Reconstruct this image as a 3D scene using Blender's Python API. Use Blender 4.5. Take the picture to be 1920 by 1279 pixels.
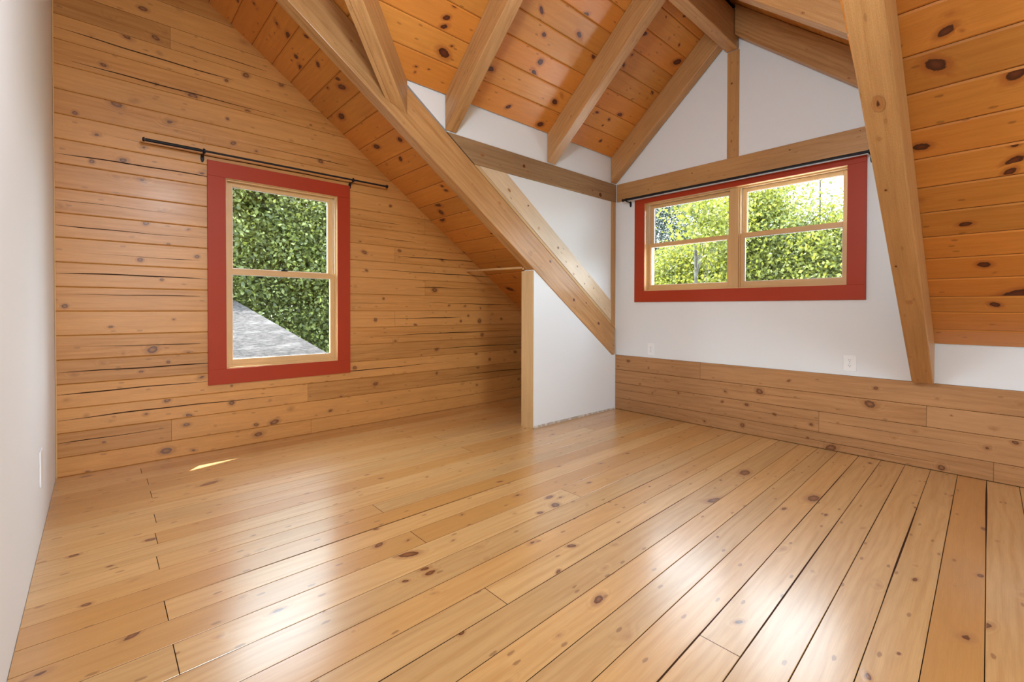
import bpy, bmesh, math, random
from mathutils import Vector, Matrix
import numpy as np
for o in list(bpy.data.objects): bpy.data.objects.remove(o)
sc = bpy.context.scene
col = sc.collection
S = 1.05                                   # metres per unit; unit = camera height
def W(x, y, z): return Vector((x*S, y*S, (z+1)*S))      # z is measured from eye level

# ---------------------------------------------------------------- camera
YAW, PITCH, ROLL, F, CX, CYP = 0.7836, -0.0106, 0.0026, 858.683, 1044.4743, 588.8
cam = bpy.data.cameras.new('camera'); camo = bpy.data.objects.new('camera', cam); col.objects.link(camo)
R0v = Vector((math.sin(YAW), -math.cos(YAW), 0)); F0v = Vector((math.cos(YAW), math.sin(YAW), 0)); Zv = Vector((0, 0, 1))
fw = F0v*math.cos(PITCH) + Zv*math.sin(PITCH); up = -F0v*math.sin(PITCH) + Zv*math.cos(PITCH)
rt = R0v*math.cos(ROLL) + up*math.sin(ROLL); up2 = -R0v*math.sin(ROLL) + up*math.cos(ROLL)
M = Matrix((rt, up2, -fw)).transposed().to_4x4(); M.translation = W(0, 0, 0); camo.matrix_world = M
cam.sensor_width = 36; cam.sensor_fit = 'HORIZONTAL'; cam.lens = F/1920*36
cam.shift_x = -(CX-960)/1920; cam.shift_y = -(639.5-CYP)/1920; cam.clip_start = 0.02
sc.camera = camo
# ---------------------------------------------------------------- colour management
sc.view_settings.view_transform = 'Standard'; sc.view_settings.look = 'None'
sc.view_settings.gamma = 1; sc.view_settings.use_curve_mapping = False
sc.view_settings.exposure = 0.64
sc.cycles.use_denoising = True
sc.cycles.max_bounces = 8; sc.cycles.diffuse_bounces = 5; sc.cycles.glossy_bounces = 3
sc.cycles.transmission_bounces = 4; sc.cycles.transparent_max_bounces = 8
sc.cycles.sample_clamp_indirect = 6; sc.cycles.caustics_reflective = False; sc.cycles.caustics_refractive = False
# ---------------------------------------------------------------- sky and sun
SKY = 8.5
world = bpy.data.worlds.new('world'); sc.world = world; world.use_nodes = True
nt = world.node_tree; nt.nodes.clear()
wo = nt.nodes.new('ShaderNodeOutputWorld'); bg = nt.nodes.new('ShaderNodeBackground')
tc = nt.nodes.new('ShaderNodeTexCoord'); sx = nt.nodes.new('ShaderNodeSeparateXYZ'); rp = nt.nodes.new('ShaderNodeValToRGB')
nt.links.new(tc.outputs['Generated'], sx.inputs[0]); nt.links.new(sx.outputs['Z'], rp.inputs[0])
e = rp.color_ramp.elements
e[0].position = 0.0; e[0].color = (0.5, 0.52, 0.5, 1)
e[1].position = 0.06; e[1].color = (.84, .95, 1, 1)
n_ = e.new(0.7); n_.color = (0.70, 0.86, 1, 1)
nt.links.new(rp.outputs[0], bg.inputs[0]); bg.inputs[1].default_value = SKY
nt.links.new(bg.outputs[0], wo.inputs[0])
SUN = Vector((-0.366, -0.516, -1.0)).normalized()
sl = bpy.data.lights.new('sun', 'SUN'); sl.energy = 12; sl.angle = math.radians(0.55); sl.color = (1, 0.95, 0.85)
so = bpy.data.objects.new('sun', sl); col.objects.link(so); so.rotation_euler = SUN.to_track_quat('-Z', 'Y').to_euler()
so.location = W(4, 6, 9)
def portal(cx, cy, cz, w, h, direction):    # tells the renderer where the sky comes in; gives no light itself
    l = bpy.data.lights.new('sky_portal', 'AREA'); l.shape = 'RECTANGLE'; l.size = w*S; l.size_y = h*S
    l.cycles.is_portal = True
    o = bpy.data.objects.new('sky_portal', l); col.objects.link(o); o.location = W(cx, cy, cz)
    o.rotation_euler = Vector(direction).to_track_quat('-Z', 'Y').to_euler()
portal(1.02, 4.12, 0.25, 0.8, 1.4, (0, -1, 0)); portal(3.86, 1.655, 0.59, 1.75, 0.9, (-1, 0, 0))
portal(0.65, -3.1, 0.6, 1.4, 2.5, (0, 1, 0))

lp = bpy.data.lights.new('overhead_fill', 'POINT'); lp.energy = 52; lp.shadow_soft_size = 0.16; lp.color = (0.84, 0.93, 1.0)
lpo = bpy.data.objects.new('overhead_fill', lp); col.objects.link(lpo); lpo.location = W(0.55, 0.95, 1.25)   # added fill light above the viewer, out of view; no lamp is known there
# ---------------------------------------------------------------- room numbers (units)
Ya, Xb, Xc, Yd, Ye = 3.9551, 3.6751, -0.1775, 2.824, 0.4537
Rb, s1, Cb, s2 = -0.2073, 0.7452, 1.496, 0.8258
Yr = (Yd+Ye)/2
Zp = -0.4566
def roof(x): return Rb + s1*(Xb-x)
def droof(y): return Cb + s2*min(Yd-y, y-Ye)
Xv = Xb-(Cb-Rb)/s1                         # 1.39, where the cheek wall meets the main roof
Zr = droof(Yr); Xr = Xb-(Zr-Rb)/s1         # top of the valleys
rng = random.Random(7)

# ---------------------------------------------------------------- materials
def nodes(name):
    m = bpy.data.materials.new(name); m.use_nodes = True; m.node_tree.nodes.clear()
    return m, m.node_tree
class NB:
    def __init__(s, t): s.t = t
    def n(s, typ, **k):
        a = s.t.nodes.new(typ)
        for kk, v in k.items(): setattr(a, kk, v)
        return a
    def l(s, a, b): s.t.links.new(a, b)
    def val(s, node, i, v):
        if hasattr(v, 'is_linked') or hasattr(v, 'links'): s.l(v, node.inputs[i])
        else: node.inputs[i].default_value = v
    def math(s, op, a, b=0.0, c=0.0, clamp=False):
        x = s.n('ShaderNodeMath', operation=op); x.use_clamp = clamp
        s.val(x, 0, a); s.val(x, 1, b)
        if op in ('MULTIPLY_ADD', 'SMOOTH_MIN'): s.val(x, 2, c)
        return x.outputs[0]
    def ss(s, v, lo, hi):
        x = s.n('ShaderNodeMapRange', interpolation_type='SMOOTHSTEP'); s.val(x, 0, v); x.inputs[1].default_value = lo; x.inputs[2].default_value = hi
        return x.outputs[0]
    def mix(s, f, a, b, mode='MIX'):
        x = s.n('ShaderNodeMix', data_type='RGBA', blend_type=mode); s.val(x, 0, f)
        for i, v in ((6, a), (7, b)):
            if isinstance(v, tuple): x.inputs[i].default_value = (*v, 1)
            else: s.l(v, x.inputs[i])
        return x.outputs[2]
    def noise(s, vec, scale, detail=2, rough=0.5, dist=0.0):
        x = s.n('ShaderNodeTexNoise'); s.l(vec, x.inputs['Vector']); x.inputs['Scale'].default_value = scale
        x.inputs['Detail'].default_value = detail; x.inputs['Roughness'].default_value = rough; x.inputs['Distortion'].default_value = dist
        return x.outputs['Fac']
    def mapping(s, vec, sc_, loc=(0, 0, 0)):
        x = s.n('ShaderNodeMapping'); s.l(vec, x.inputs[0]); x.inputs['Scale'].default_value = sc_; x.inputs['Location'].default_value = loc
        return x.outputs[0]
def wood(name, ca, cb, cc, rough=0.5, spec=0.4, ring=0.5, streak=0.6, fine=0.0, bump=0.15, coat=0.0, coat_rough=0.2, tone_amt=0.6,
         knot=(0.07, 0.018, 0.006), halo=(0.36, 0.13, 0.035), blotch=0.25, scuff=0.0, fleck=0.45, fine2=0.22):
    m, t = nodes(name); b = NB(t)
    uv = b.n('ShaderNodeUVMap', uv_map='UVMap').outputs[0]
    at = b.n('ShaderNodeAttribute', attribute_name='tone').outputs['Fac']
    kn = b.n('ShaderNodeAttribute', attribute_name='kn').outputs['Fac']
    low = b.noise(b.mapping(uv, (0.9, 4.5, 1)), 1.0, 3, 0.5)
    st = b.noise(b.mapping(uv, (1.6, 42, 1)), 1.0, 4, 0.6, 0.3)
    sep = b.n('ShaderNodeSeparateXYZ'); b.l(uv, sep.inputs[0])
    ph = b.math('MULTIPLY_ADD', sep.outputs[1], 150.0, b.math('MULTIPLY', low, 42.0))
    ph = b.math('MULTIPLY_ADD', kn, 20.0, ph)
    rg = b.math('MULTIPLY_ADD', b.math('SINE', ph), 0.5, 0.5)
    rg = b.math('POWER', rg, 2.2)
    f = b.math('MULTIPLY_ADD', b.ss(st, 0.35, 0.75), streak, 0.0)
    f = b.math('MULTIPLY_ADD', rg, ring*0.5, f, clamp=True)
    c = b.mix(f, ca, cb)
    c = b.mix(b.math('MULTIPLY', b.ss(at, 0.35, 1.0), tone_amt), c, cc)
    dk = b.math('MULTIPLY_ADD', b.ss(at, 0.0, 0.5), 0.16, 0.84)                 # some boards are darker
    bl = b.math('MULTIPLY_ADD', b.noise(b.mapping(uv, (1.3, 3.0, 1), (5, 3, 0)), 1.0, 3), blotch, 1-blotch*0.5)
    c = b.mix(1.0, c, b.mix(0.0, (1, 1, 1), (1, 1, 1)), 'MULTIPLY')
    mul = b.math('MULTIPLY', dk, bl)
    comb = b.n('ShaderNodeCombineColor'); [b.l(mul, comb.inputs[i]) for i in range(3)]
    c = b.mix(1.0, c, comb.outputs[0], 'MULTIPLY')
    if fine:
        fn = b.noise(b.mapping(uv, (160, 420, 1)), 1.0, 2)
        g2 = b.math('MULTIPLY_ADD', fn, fine, 1-fine*0.5)
        cm = b.n('ShaderNodeCombineColor'); [b.l(g2, cm.inputs[i]) for i in range(3)]
        c = b.mix(1.0, c, cm.outputs[0], 'MULTIPLY')
    f2 = b.math('MULTIPLY_ADD', b.noise(b.mapping(uv, (7, 330, 1), (3, 9, 0)), 1.0, 3, 0.65, 0.4), fine2*2, 1-fine2)
    f3 = b.math('MULTIPLY_ADD', b.noise(b.mapping(uv, (2.2, 11, 1), (13, 2, 0)), 1.0, 5, 0.7, 1.2), 0.30, 0.85)
    f2 = b.math('MULTIPLY', f2, f3)
    cf = b.n('ShaderNodeCombineColor'); [b.l(f2, cf.inputs[i]) for i in range(3)]
    c = b.mix(1.0, c, cf.outputs[0], 'MULTIPLY')
    if fleck:
        vo = b.n('ShaderNodeTexVoronoi', voronoi_dimensions='2D'); b.l(b.mapping(uv, (7, 17, 1)), vo.inputs['Vector']); vo.inputs['Scale'].default_value = 1.0
        sc_ = b.n('ShaderNodeSeparateColor'); b.l(vo.outputs['Color'], sc_.inputs[0])
        dd = b.math('ADD', vo.outputs['Distance'], b.math('MULTIPLY', b.noise(b.mapping(uv, (60, 130, 1)), 1.0, 2), 0.10))
        fk = b.math('MULTIPLY', b.ss(b.math('SUBTRACT', 0.175, dd), 0.0, 0.05), b.math('GREATER_THAN', sc_.outputs[0], 0.80))
        c = b.mix(b.math('MULTIPLY', fk, fleck), c, (knot[0]*1.5, knot[1]*1.8, knot[2]*1.8))
    # knots
    kp = b.math('ADD', kn, b.math('MULTIPLY', b.math('SUBTRACT', b.noise(b.mapping(uv, (55, 70, 1)), 1.0, 3), 0.5), 0.22))
    hal = b.math('MULTIPLY', b.ss(kp, 0.25, 0.62), 0.62)
    c = b.mix(hal, c, halo)
    core = b.ss(kp, 0.63, 0.70)
    inner = b.ss(kp, 0.72, 0.95)
    kc = b.mix(b.math('MULTIPLY', inner, 0.55), knot, (knot[0]*3, knot[1]*3.5, knot[2]*3.5))
    c = b.mix(core, c, kc)
    if scuff:
        sn = b.noise(b.mapping(uv, (14, 60, 1)), 1.0, 6, 0.75, 1.5)
        c = b.mix(b.math('MULTIPLY', b.ss(sn, 0.66, 0.8), scuff), c, (0.16, 0.08, 0.035))
    p = b.n('ShaderNodeBsdfPrincipled'); b.l(c, p.inputs['Base Color'])
    p.inputs['Specular IOR Level'].default_value = spec
    rr = b.math('MULTIPLY_ADD', st, 0.12, rough-0.06); b.l(rr, p.inputs['Roughness'])
    p.inputs['Coat Weight'].default_value = coat; p.inputs['Coat Roughness'].default_value = coat_rough; p.inputs['Coat IOR'].default_value = 1.6
    bp = b.n('ShaderNodeBump'); bp.inputs['Strength'].default_value = bump; bp.inputs['Distance'].default_value = 0.002
    b.l(b.math('MULTIPLY_ADD', st, 0.7, b.math('MULTIPLY', rg, 0.4)), bp.inputs['Height']); b.l(bp.outputs[0], p.inputs['Normal'])
    o = b.n('ShaderNodeOutputMaterial'); b.l(p.outputs[0], o.inputs[0])
    return m
def plain(name, c, rough=0.5, spec=0.5, noise_amt=0.0, nscale=4.0, metal=0.0, bump=0.0, bscale=60.0, c2=None):
    m, t = nodes(name); b = NB(t)
    tc_ = b.n('ShaderNodeTexCoord').outputs['Object']
    p = b.n('ShaderNodeBsdfPrincipled'); p.inputs['Roughness'].default_value = rough; p.inputs['Metallic'].default_value = metal
    p.inputs['Specular IOR Level'].default_value = spec
    if noise_amt or c2:
        nz = b.noise(tc_, nscale, 4)
        b.l(b.mix(b.math('MULTIPLY', b.ss(nz, 0.35, 0.7), noise_amt or 1.0), c, c2 or tuple(x*0.8 for x in c)), p.inputs['Base Color'])
    else: p.inputs['Base Color'].default_value = (*c, 1)
    if bump:
        bp = b.n('ShaderNodeBump'); bp.inputs['Strength'].default_value = bump; bp.inputs['Distance'].default_value = 0.001
        b.l(b.noise(tc_, bscale, 3), bp.inputs['Height']); b.l(bp.outputs[0], p.inputs['Normal'])
    o = b.n('ShaderNodeOutputMaterial'); b.l(p.outputs[0], o.inputs[0])
    return m
M_LOG = wood('pine_log_wall', (0.60, 0.285, 0.080), (0.46, 0.185, 0.036), (0.63, 0.31, 0.094), rough=0.42, spec=0.45, ring=0.45, streak=0.7, coat=0.12, bump=0.25, blotch=0.3, knot=(0.15, 0.055, 0.018), halo=(0.34, 0.145, 0.04), scuff=0.2)
M_LOGP = wood('pale_pine_logs', (0.45, 0.235, 0.10), (0.33, 0.15, 0.052), (0.49, 0.27, 0.125), rough=0.5, spec=0.35, ring=0.5, streak=0.6, bump=0.25, blotch=0.4, scuff=0.5, knot=(0.13, 0.05, 0.02), halo=(0.30, 0.13, 0.045))
M_FLOOR = wood('varnished_pine_floor', (0.69, 0.43, 0.185), (0.54, 0.29, 0.095), (0.50, 0.24, 0.062), rough=0.34, spec=0.5, ring=0.55, streak=0.5, bump=0.06, coat=0.7, coat_rough=0.22, tone_amt=0.8, blotch=0.3, scuff=0.4, fleck=0.6, fine2=0.16, knot=(0.12, 0.04, 0.015), halo=(0.38, 0.18, 0.07))
M_CEIL = wood('amber_pine_ceiling', (0.66, 0.285, 0.058), (0.55, 0.205, 0.033), (0.60, 0.20, 0.028), rough=0.38, spec=0.5, ring=0.4, streak=0.5, bump=0.1, coat=0.15, blotch=0.22, tone_amt=0.5, knot=(0.06, 0.012, 0.005), halo=(0.34, 0.09, 0.02))
M_BEAM = wood('rough_sawn_beam', (0.52, 0.285, 0.115), (0.36, 0.165, 0.05), (0.50, 0.27, 0.10), rough=0.46, spec=0.4, ring=0.5, streak=0.75, coat=0.12, fine=0.6, bump=0.8, blotch=0.5, fleck=0.25)
M_BEAMG = wood('greyed_beam', (0.36, 0.225, 0.115), (0.27, 0.15, 0.07), (0.34, 0.24, 0.15), rough=0.6, spec=0.3, ring=0.5, streak=0.8, fine=0.6, bump=0.9, blotch=0.8, scuff=0.5, fleck=0.3)
M_PALE = wood('clear_pine_trim', (0.66, 0.43, 0.20), (0.58, 0.34, 0.14), (0.6, 0.37, 0.16), rough=0.5, spec=0.35, ring=0.3, streak=0.4, bump=0.08, blotch=0.15, fleck=0, fine2=.12)
M_SASH = wood('varnished_pine_sash', (0.74, 0.47, 0.215), (0.64, 0.36, 0.14), (0.68, 0.41, 0.18), rough=0.35, spec=0.5, ring=0.2, streak=0.35, bump=0.05, blotch=0.1, fleck=0, fine2=.1)
M_LINER = wood('whitish_pine_board', (0.63, 0.47, 0.30), (0.47, 0.29, 0.14), (0.66, 0.54, 0.38), rough=0.42, spec=.5, coat=.2, ring=0.7, streak=0.6, blotch=0.8, scuff=0.6)
M_GAP = plain('dark_gap', (0.05, 0.022, 0.01), 0.9, 0.1)
M_WHITE = plain('painted_drywall', (0.79, 0.835, 0.875), 0.75, 0.25, 0.35, 1.2, bump=0.05, bscale=180, c2=(0.77, 0.815, 0.855))
M_CASING = plain('brick_red_paint', (0.40, 0.042, 0.011), 0.45, 0.25, 0.25, 3.0, bump=0.04, c2=(0.35, 0.036, 0.010))
M_BLACK = plain('black_iron', (0.010, 0.010, 0.013), 0.5, 0.25)
M_PLAST = plain('white_plastic', (0.87, 0.91, 0.95), 0.3, 0.5)
M_SLOT = plain('dark_slot', (0.03, 0.03, 0.03), 0.6)
M_LINW = plain('white_jamb_liner', (0.82, 0.82, 0.82), 0.4)
M_STEEL = plain('steel', (0.5, 0.5, 0.5), 0.3, metal=1.0)
M_ROOFOUT = plain('outer_roof_deck', (0.1, 0.09, 0.085), 0.9)
def glass():
    m, t = nodes('window_glass'); b = NB(t)
    fr = b.n('ShaderNodeFresnel'); fr.inputs[0].default_value = 1.45
    tr = b.n('ShaderNodeBsdfTransparent'); tr.inputs[0].default_value = (0.97, 0.985, 0.975, 1)
    gl = b.n('ShaderNodeBsdfGlossy'); gl.inputs['Roughness'].default_value = 0.02
    mx = b.n('ShaderNodeMixShader'); b.l(fr.outputs[0], mx.inputs[0]); b.l(tr.outputs[0], mx.inputs[1]); b.l(gl.outputs[0], mx.inputs[2])
    o = b.n('ShaderNodeOutputMaterial'); b.l(mx.outputs[0], o.inputs[0]); return m
M_GLASS = glass()

# ---------------------------------------------------------------- objects
def tag(o, label=None, cat=None, group=None, kind=None):
    if label: o['label'] = label
    if cat: o['category'] = cat
    if group: o['group'] = group
    if kind: o['kind'] = kind
    return o
def empty(name, loc, **k):
    o = bpy.data.objects.new(name, None); col.objects.link(o); o.location = loc; o.empty_display_size = 0.1
    bpy.context.view_layer.update()
    return tag(o, **k)
class MB:
    """collects faces with uv, tone and knot values, builds one mesh object"""
    def __init__(s): s.v = []; s.f = []; s.uv = []; s.tn = []; s.kn = []; s.mi = []
    def face(s, pts, uvs=None, tone=0.5, kn=None, mi=0):
        i = len(s.v); s.v += [tuple(p) for p in pts]; s.f.append(tuple(range(i, i+len(pts))))
        s.uv += list(uvs) if uvs else [(0, 0)]*len(pts)
        s.tn += [tone]*len(pts); s.kn += list(kn) if kn else [0.0]*len(pts); s.mi.append(mi)
    def prism(s, poly, ext, d=None, tone=None, mi=0, off=None):
        """poly: planar world points, ext: world vector; uv runs along d"""
        tone = rng.random() if tone is None else tone
        off = off or (rng.random()*40, rng.random()*40)
        d = (Vector(d) if d else (poly[1]-poly[0])).normalized(); ext = Vector(ext)
        n = (poly[1]-poly[0]).cross(poly[2]-poly[0]).normalized()
        P = list(poly)
        if n.dot(ext) > 0: P = P[::-1]
        Q = [p+ext for p in P]
        faces = [P, Q[::-1]] + [[P[i], Q[i], Q[(i+1) % len(P)], P[(i+1) % len(P)]][::-1] for i in range(len(P))]
        for k, fc in enumerate(faces):
            nn = (fc[1]-fc[0]).cross(fc[2]-fc[1])
            if nn.length < 1e-12: continue
            nn.normalize(); w = nn.cross(d)
            if w.length < 0.3:                    # end grain
                a = nn.orthogonal().normalized(); w = nn.cross(a); dd = a*0.2
            else: w.normalize(); dd = d
            s.face(fc, [(p.dot(dd)+off[0], p.dot(w)+off[1]+k*0.37) for p in fc], tone, mi=mi)
        return s
    def box(s, lo, hi, d=(1, 0, 0), **k):
        """lo/hi are world vectors"""
        P = [Vector((lo[0], lo[1], lo[2])), Vector((hi[0], lo[1], lo[2])), Vector((hi[0], hi[1], lo[2])), Vector((lo[0], hi[1], lo[2]))]
        return s.prism(P, (0, 0, hi[2]-lo[2]), d=d, **k)
    def ubox(s, a, b_, d=(1, 0, 0), **k):
        """corners in room units"""
        A = W(*a); B = W(*b_)
        lo = [min(A[i], B[i]) for i in range(3)]; hi = [max(A[i], B[i]) for i in range(3)]
        return s.box(lo, hi, d, **k)
    def tube(s, pts, r, seg=14, cap=True, mi=0):
        pts = [Vector(p) for p in pts]; rr = r if isinstance(r, (list, tuple)) else [r]*len(pts)
        rings = []
        for i, p in enumerate(pts):
            t = (pts[min(i+1, len(pts)-1)]-pts[max(i-1, 0)]).normalized()
            a = t.orthogonal().normalized() if i == 0 else (a-t*a.dot(t)).normalized()
            b2 = t.cross(a); rings.append([p+(a*math.cos(2*math.pi*k/seg)+b2*math.sin(2*math.pi*k/seg))*rr[i] for k in range(seg)])
        for i in range(len(rings)-1):
            for k in range(seg):
                s.face([rings[i][k], rings[i][(k+1) % seg], rings[i+1][(k+1) % seg], rings[i+1][k]], mi=mi)
        if cap: s.face(rings[0][::-1], mi=mi); s.face(rings[-1], mi=mi)
        return s
    def build(s, name, mats, parent=None, bevel=0.0, smooth=False, weld=True):
        me = bpy.data.meshes.new(name); me.from_pydata(s.v, [], s.f)
        uvl = me.uv_layers.new(name='UVMap'); uvl.data.foreach_set('uv', np.array(s.uv, dtype=np.float32).ravel())
        for nm, arr in (('tone', s.tn), ('kn', s.kn)):
            a = me.attributes.new(nm, 'FLOAT', 'POINT'); a.data.foreach_set('value', np.array(arr, dtype=np.float32))
        for m in (mats if isinstance(mats, (list, tuple)) else [mats]): me.materials.append(m)
        me.polygons.foreach_set('material_index', s.mi)
        if weld:
            bm = bmesh.new(); bm.from_mesh(me); bmesh.ops.remove_doubles(bm, verts=bm.verts, dist=1e-5)
            bmesh.ops.recalc_face_normals(bm, faces=bm.faces); bm.to_mesh(me); bm.free()
        if smooth: me.polygons.foreach_set('use_smooth', [True]*len(me.polygons))
        o = bpy.data.objects.new(name, me); col.objects.link(o)
        if parent:
            o.parent = parent; o.matrix_parent_inverse = parent.matrix_world.inverted()
        if bevel:
            md = o.modifiers.new('bevel', 'BEVEL'); md.width = bevel; md.segments = 2; md.limit_method = 'ANGLE'; md.angle_limit = 0.6
        return o

def clip(poly, region):
    """Sutherland-Hodgman, region convex (any winding)"""
    ar = sum(region[i][0]*region[(i+1) % len(region)][1]-region[(i+1) % len(region)][0]*region[i][1] for i in range(len(region)))
    reg = region if ar > 0 else region[::-1]
    out = list(poly)
    for i in range(len(reg)):
        a, b2 = reg[i], reg[(i+1) % len(reg)]; src = out; out = []
        def side(p): return (b2[0]-a[0])*(p[1]-a[1])-(b2[1]-a[1])*(p[0]-a[0])
        for j in range(len(src)):
            p, q = src[j], src[(j+1) % len(src)]; sp, sq = side(p), side(q)
            if sp >= -1e-9: out.append(p)
            if (sp > 1e-9 and sq < -1e-9) or (sp < -1e-9 and sq > 1e-9):
                t = sp/(sp-sq); out.append((p[0]+(q[0]-p[0])*t, p[1]+(q[1]-p[1])*t))
        if len(out) < 3: return []
    return out
def boards(mb, P, N, regions, vs, u0, u1, joints, gap=0.0012, cham=0.004, scales=(1, 1), knots=(), extra=0, jit=0.0, kel=1.25, kseed=1, cracks=(), cw=0.0016, ktone=None):
    """lay boards between the seams vs (sorted), along u. P(u,v)->world point, N normal to the room."""
    r = random.Random(kseed); N = Vector(N).normalized(); BL = []
    for i in range(len(vs)-1):
        va, vb = vs[i], vs[i+1]
        js = sorted([u0]+[j for j in joints.get(i, []) if u0 < j < u1]+[u1])
        for k in range(len(js)-1):
            BL.append((js[k]+gap*0.5, js[k+1]-gap*0.5, va+gap*0.5, vb-gap*0.5, (r.random()*50, r.random()*50), r.random(), r.uniform(-jit, jit)))
    for (ua, ub, va, vb, off, tone, dz) in BL:
        c = cham
        for (a, b2) in ((va, va+c), (va+c, vb-c), (vb-c, vb)):
            for reg in regions:
                pl = clip([(ua, a), (ub, a), (ub, b2), (ua, b2)], reg)
                if not pl: continue
                def dep(v): return -max(0.0, c-min(v-va, vb-v))*S*0.8+dz
                mb.face([P(u, v)+N*dep(v) for u, v in pl], [(u*S*scales[0]+off[0], v*S*scales[1]+off[1]) for u, v in pl], tone)
    def find(u, v):
        for b_ in BL:
            if b_[0] <= u <= b_[1] and b_[2] <= v <= b_[3]: return b_
    KL = [(u, v, rr) for u, v, rr in knots]
    for _ in range(extra):
        b_ = r.choice(BL); reg = r.choice(regions)
        xs = [p[0] for p in reg]; ys = [p[1] for p in reg]
        for _t in range(20):
            u = r.uniform(min(xs), max(xs)); v = r.uniform(min(ys), max(ys))
            pl = clip([(u-.005, v-.005), (u+.005, v-.005), (u+.005, v+.005), (u-.005, v+.005)], reg)
            if pl and all((u-a)**2+(v-b3)**2 > 0.012 for a, b3, _r in KL): KL.append((u, v, r.choice([0.005, 0.007, 0.009, 0.012]))); break
    for q, (u, v, rr) in enumerate(KL):
        b_ = find(u, v)
        if not b_: continue
        ua, ub, va, vb, off, tone, dz = b_; Rm = rr*2.7; c = cham*1.02; st_ = r.choice([1.0, 1.0, .92, .8, .66, .56]) if rr < 0.02 else 1.0; ang = r.uniform(-0.5, 0.5); el = kel*r.uniform(0.75, 1.5)
        rings = []; SG = 18
        h = 0.0003+0.00015*(q % 4)
        for rad in (0.0, 0.37, 0.62, 1.0):
            ring_ = []
            for k in range(SG if rad else 1):
                a = 2*math.pi*k/SG; x = math.cos(a)*Rm*rad*el/scales[0]; y = math.sin(a)*Rm*rad/scales[1]
                x, y = x*math.cos(ang)-y*math.sin(ang), x*math.sin(ang)+y*math.cos(ang)
                uu = min(max(u+x, ua), ub); vv = min(max(v+y, va+c), vb-c)
                ring_.append((uu, vv, (1-rad)*st_))
            rings.append(ring_)
        def fc(L):
            mid = (sum(p[0] for p in L)/len(L), sum(p[1] for p in L)/len(L)); z_ = 2e-4
            if not any(clip([(mid[0]-z_, mid[1]-z_), (mid[0]+z_, mid[1]-z_), (mid[0]+z_, mid[1]+z_)], rg_) for rg_ in regions): return
            mb.face([P(a, b2)+N*(h*(0.2+k_)+dz) for a, b2, k_ in L], [(a*S*scales[0]+off[0], b2*S*scales[1]+off[1]) for a, b2, k_ in L], tone, [k_ for _, _, k_ in L])
        for k in range(SG):
            fc([rings[0][0], rings[1][k], rings[1][(k+1) % SG]])
            for j in (1, 2): fc([rings[j][k], rings[j+1][k], rings[j+1][(k+1) % SG], rings[j][(k+1) % SG]])
    for (vc, ca, cb_, amp, wd) in cracks:
        n = max(2, int((cb_-ca)/0.035)); a1, a2, a3 = r.random()*9, r.random()*9, r.random()*9
        L = []
        for k in range(n+1):
            u = ca+(cb_-ca)*k/n; t = k/n
            v = vc+amp*(math.sin(u*2.3+a1)+0.6*math.sin(u*5.1+a2)+0.25*math.sin(u*17+a3))
            w = wd*(0.25+0.75*min(1, 6*t, 6*(1-t)))*(0.55+0.45*math.sin(u*3.1+a2*2))
            L.append((u, v, w))
        for k in range(n):
            (ua_, va_, wa), (ub_, vb_, wb) = L[k], L[k+1]
            for reg in regions:
                pl = clip([(ua_, va_-wa), (ub_, vb_-wb), (ub_, vb_+wb), (ua_, va_+wa)], reg)
                if pl: mb.face([P(u, v)+N*0.0007 for u, v in pl], None, 0.5, mi=1)
def uprism(mb, pts, ext, **k):
    """pts in room units, ext in room units"""
    return mb.prism([W(*p) for p in pts], Vector(ext)*S, **k)

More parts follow.
